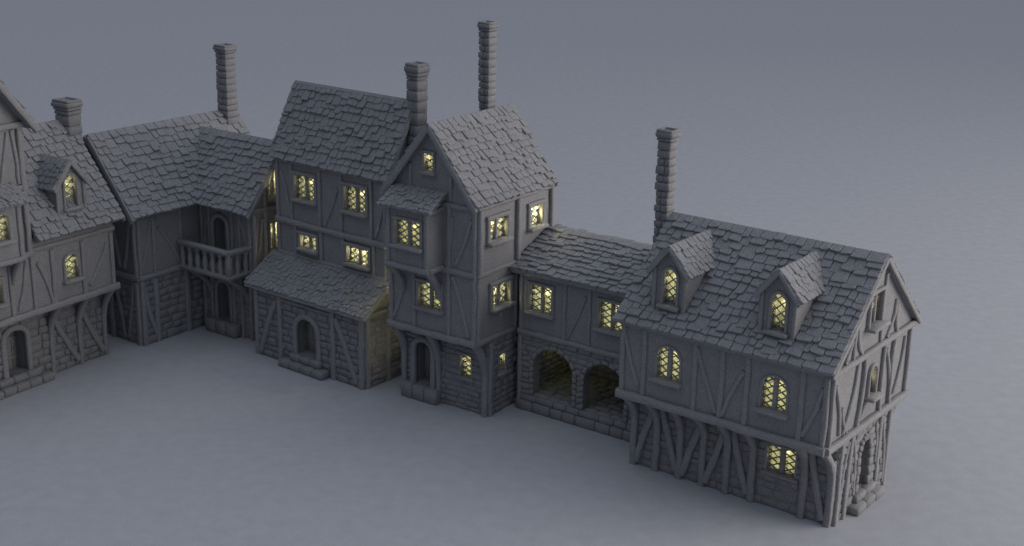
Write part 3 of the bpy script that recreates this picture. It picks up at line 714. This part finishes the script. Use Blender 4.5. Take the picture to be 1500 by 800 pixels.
    for p in (.15, .55, 1.75, 2.15, 2.63): beam(o, FW, p, 0, p, 2.4, .15, .12, R.uniform(-.03, .03)); beam(o, FW, p, z1 + .1, p, ze + .1, .14, .1, R.uniform(-.03, .03))
    beam(o, FW, 2.2, 4.4, 2.55, 3.4, .12, .08, .05, 'brace'); beam(o, FW, .2, 3.0, .5, 4.4, .12, .08, .05, 'brace')
    for p in (Bd + .1, 3.5, 4.62, 5.5): beam(o, GW, p, 0, p, 2.4, .16, .13); beam(o, GW, p, z1 + .1, p, ze, .16, .14)
    beam(o, GW, Bd, z1, 5.6, z1, .2, .15, 0, 'beam'); beam(o, GW, Bd - .3, ze - .1, 5.9, ze - .1, .17, .15, 0, 'tie_beam')
    beam(o, GW, 3.5, 4.8, 3.5, 6.1, .14, .13); beam(o, GW, 3.35, 4.5, 3.05, 2.8, .12, .11, .05, 'brace'); beam(o, GW, 3.4, 2.3, 3.1, .3, .12, .11, .05, 'brace')
    return o

# ================================================================ corner house (left edge)
def build_corner_house():
    o = house('corner_house', 'jettied house cut by the left edge, one dormer and a short thick chimney', (-14.3075, 45.3278), -.5579)
    j, z1, z2, ze = .73, 2.66, 4.68, 5.1; v0 = -8.2; s = 1.3; ur, zr = -1.36, 8.26
    G0, G1 = right(0), right(j)
    dr = Hole(-4.22, -3.38, .5, 2.02, .3, .56)
    mb = MB(); core(mb, -3.4, -.6, v0 + .3, -.3, 0, z1)
    skin(mb, G0, v0, 0, 0, z1, [dr]); skin(mb, back(0), -3.7, 0, 0, z1); skin(mb, left(-3.7), v0, 0, 0, z1); skin(mb, front(v0), -3.7, 0, 0, z1)
    blocks(mb, G0, v0, 0, 0, z1, [Hole(dr.a0 - .1, dr.a1 + .1, 0, 2.12, .3)], row=.24, proud=.06); blocks(mb, front(v0), -3.7, 0, 0, z1); blocks(mb, back(0), -3.7, 0, 0, z1)
    mb.build('stone_wall', M_STONE, o)
    w1 = Hole(-2.12, -1.57, 3.4, 4.26, .22); w0 = Hole(-5.3, -4.62, 3.3, 4.1)
    gv0, gv1, gm, gz, gp = -7.6, -3.35, -5.47, 8.9, 11.9
    aw = Hole(-5.75, -5.2, 7.4, 8.4)
    gt = lambda a: gp - .1 - abs(a - gm) * (gp - gz) / (gm - gv0 + .25) if gv0 <= a <= gv1 else ze
    mb = MB(); core(mb, -3.4, j - .3, v0 + .3, -.3, z1 + .05, ze); core(mb, -3.4, j - .3, gv0 + .3, gv1 - .3, ze - .1, gz)
    skin(mb, G1, gv1, 0, z1, ze + .05, [w1]); skin(mb, G1, v0, gv0, z1, ze)
    skin(mb, G1, gv0, gv1, z1, gt, [w0, aw], .3, [gm])
    skin(mb, back(0), -3.7, j, z1, lambda a: max(ze, min(zr - .2, zr - .2 - abs(a - ur) * s)), (), .3, [ur]); skin(mb, back(gv1), -3.7, j, ze - .5, gz + .2); skin(mb, front(gv0), -3.7, j, ze - .5, gz + .2); skin(mb, front(v0), -3.7, j, z1, ze)
    box(mb, -3.7, j, v0, 0, z1 - .02, z1 + .08, .01)
    mb.build('plaster_wall', M_PLAS, o)
    for v_a, v_b in ((gv1 + .02, .22), (v0, gv0)):
        gable_roof_v(o, -3.8, 1.07, ur, v_a, v_b, ze + .0, zr, pitch=.26, wr=(.2, .4), th=.062)
    verge(o, (1.07, .24, ze - .1), (ur, .24, zr - .1), (0, 1, 0), .16, .08)
    gable_roof_u(o, -3.6, j + .38, gv0 - .3, gv1 + .3, gm, gz - .12, gp, pitch=.26, wr=(.2, .4), th=.062)
    for ve in (gv0 - .3, gv1 + .3): verge(o, (j + .4, ve, gz - .24), (j + .4, gm, gp - .12), (1, 0, 0), .2, .12)
    chimney(o, -1.2, .12, .72, .56, 5.5, 8.95, .36, .36)
    dormer(o, right(.66), -1.6, .60, 5.5, 6.62, 7.36, 1.6, Hole(-1.83, -1.35, 5.80, 6.9, .26), 'dormer with one arched lattice window')
    window(o, G1, w1, sill=.15, lights=1, fw=.1); window(o, G1, w0, sill=.15); window(o, G1, aw, sill=.15)
    door(o, G0, dr, .2, .18, deep=.5); steps(o, G0, [(-5.2, -2.65, 0, .26, .45), (-4.7, -3.0, .25, .5, .25)])
    # bay
    bay = MB(); b0, b1, bu, bz0, bz1 = -6.4, -4.12, 1.33, 4.78, 6.62
    bw = Hole(-5.15, -4.6, 5.5, 6.36, .2)
    skin(bay, right(bu), b0, b1, bz0, bz1, [bw]); skin(bay, back(b1), j, bu, bz0, bz1 + .1); skin(bay, front(b0), j, bu, bz0, bz1 + .1); box(bay, j - .1, bu, b0, b1, bz0 - .05, bz0 + .06, .01); box(bay, j - .1, bu - .3, b0 + .05, b1 - .05, bz0, bz1, .01)
    b = bay.build('bay', M_PLAS, o, 'bay window under the front gable')
    slope(b, (bu + .25, b0 - .2, bz1), (0, 1, 0), b1 - b0 + .4, (-.9, 0, .52), 1.02, name='bay_roof', pitch=.17, wr=(.13, .28), th=.03, thick=.1)
    window(None, right(bu), bw, sill=.15, as_sub=b, lights=1)
    for p in (b0 + .08, b1 - .08): beam(b, right(bu), p, bz0 + .1, p, bz1, .15, .08); bracket(b, G1, p, 4.1, bz0 - .02, .5, .15, .15)
    beam(b, right(bu), b0, bz0 + .02, b1, bz0 + .02, .17, .1, 0, 'beam'); beam(b, back(b1), j, bz0 + .02, bu, bz0 + .02, .17, .1, 0, 'beam')
    # timbers
    beam(o, G1, v0, z1 + .02, .05, z1 + .02, .22, .16, 0, 'jetty_beam')
    beam(o, G1, gv0, z2, gv1, z2, .2, .13, 0, 'beam'); beam(o, G1, gv1, ze - .35, 0.02, ze - .35, .16, .1, 0, 'beam'); beam(o, G1, gv0, 6.86, gv1, 6.86, .17, .12, 0, 'beam'); beam(o, G1, gv0, gz - .02, gv1 + .04, gz - .02, .2, .15, 0, 'tie_beam')
    beam(o, back(0), -3.7, z1, j, z1, .2, .13, 0, 'jetty_beam')
    for p in (-4.28, -3.42, -2.62, -1.37, -.12): beam(o, G1, p, z1 + .1, p, 4.6, .15, .085)
    beam(o, G1, -3.48, z2 + .05, -3.48, gz - .1, .2, .13); beam(o, G1, gv0 + .1, z2, gv0 + .1, gz - .1, .2, .13)
    for a, h, b_, k_, w in ((-3.75, 8.75, -3.62, 7.0, .03), (-3.62, 4.55, -4.05, 2.9, .05), (-3.2, 4.3, -2.7, 2.8, .04), (-.3, 4.3, -1.15, 3.0, .05), (-3.9, 8.7, -4.3, 7.0, 0)): beam(o, G1, a, h, b_, k_, .13, .08, w, 'brace')
    for p in (-6.4, -5.3, -2.38, -1.18, -.08): beam(o, G0, p, 0, p, 1.95, .18, .13); bracket(o, G0, p, 1.7, z1 - .02, j - .1, .17, .16)
    beam(o, G0, -2.25, 2.0, -1.3, .2, .2, .14, -.04, 'brace'); beam(o, G0, -1.05, 2.0, -.2, .2, .2, .14, -.04, 'brace')
    bracket(o, back(0), -.1, 1.7, z1, .4)
    return o

for fn in (build_dormer_house, build_arcade_house, build_tower_house, build_leanto_house, build_balcony_house, build_corner_house): fn()
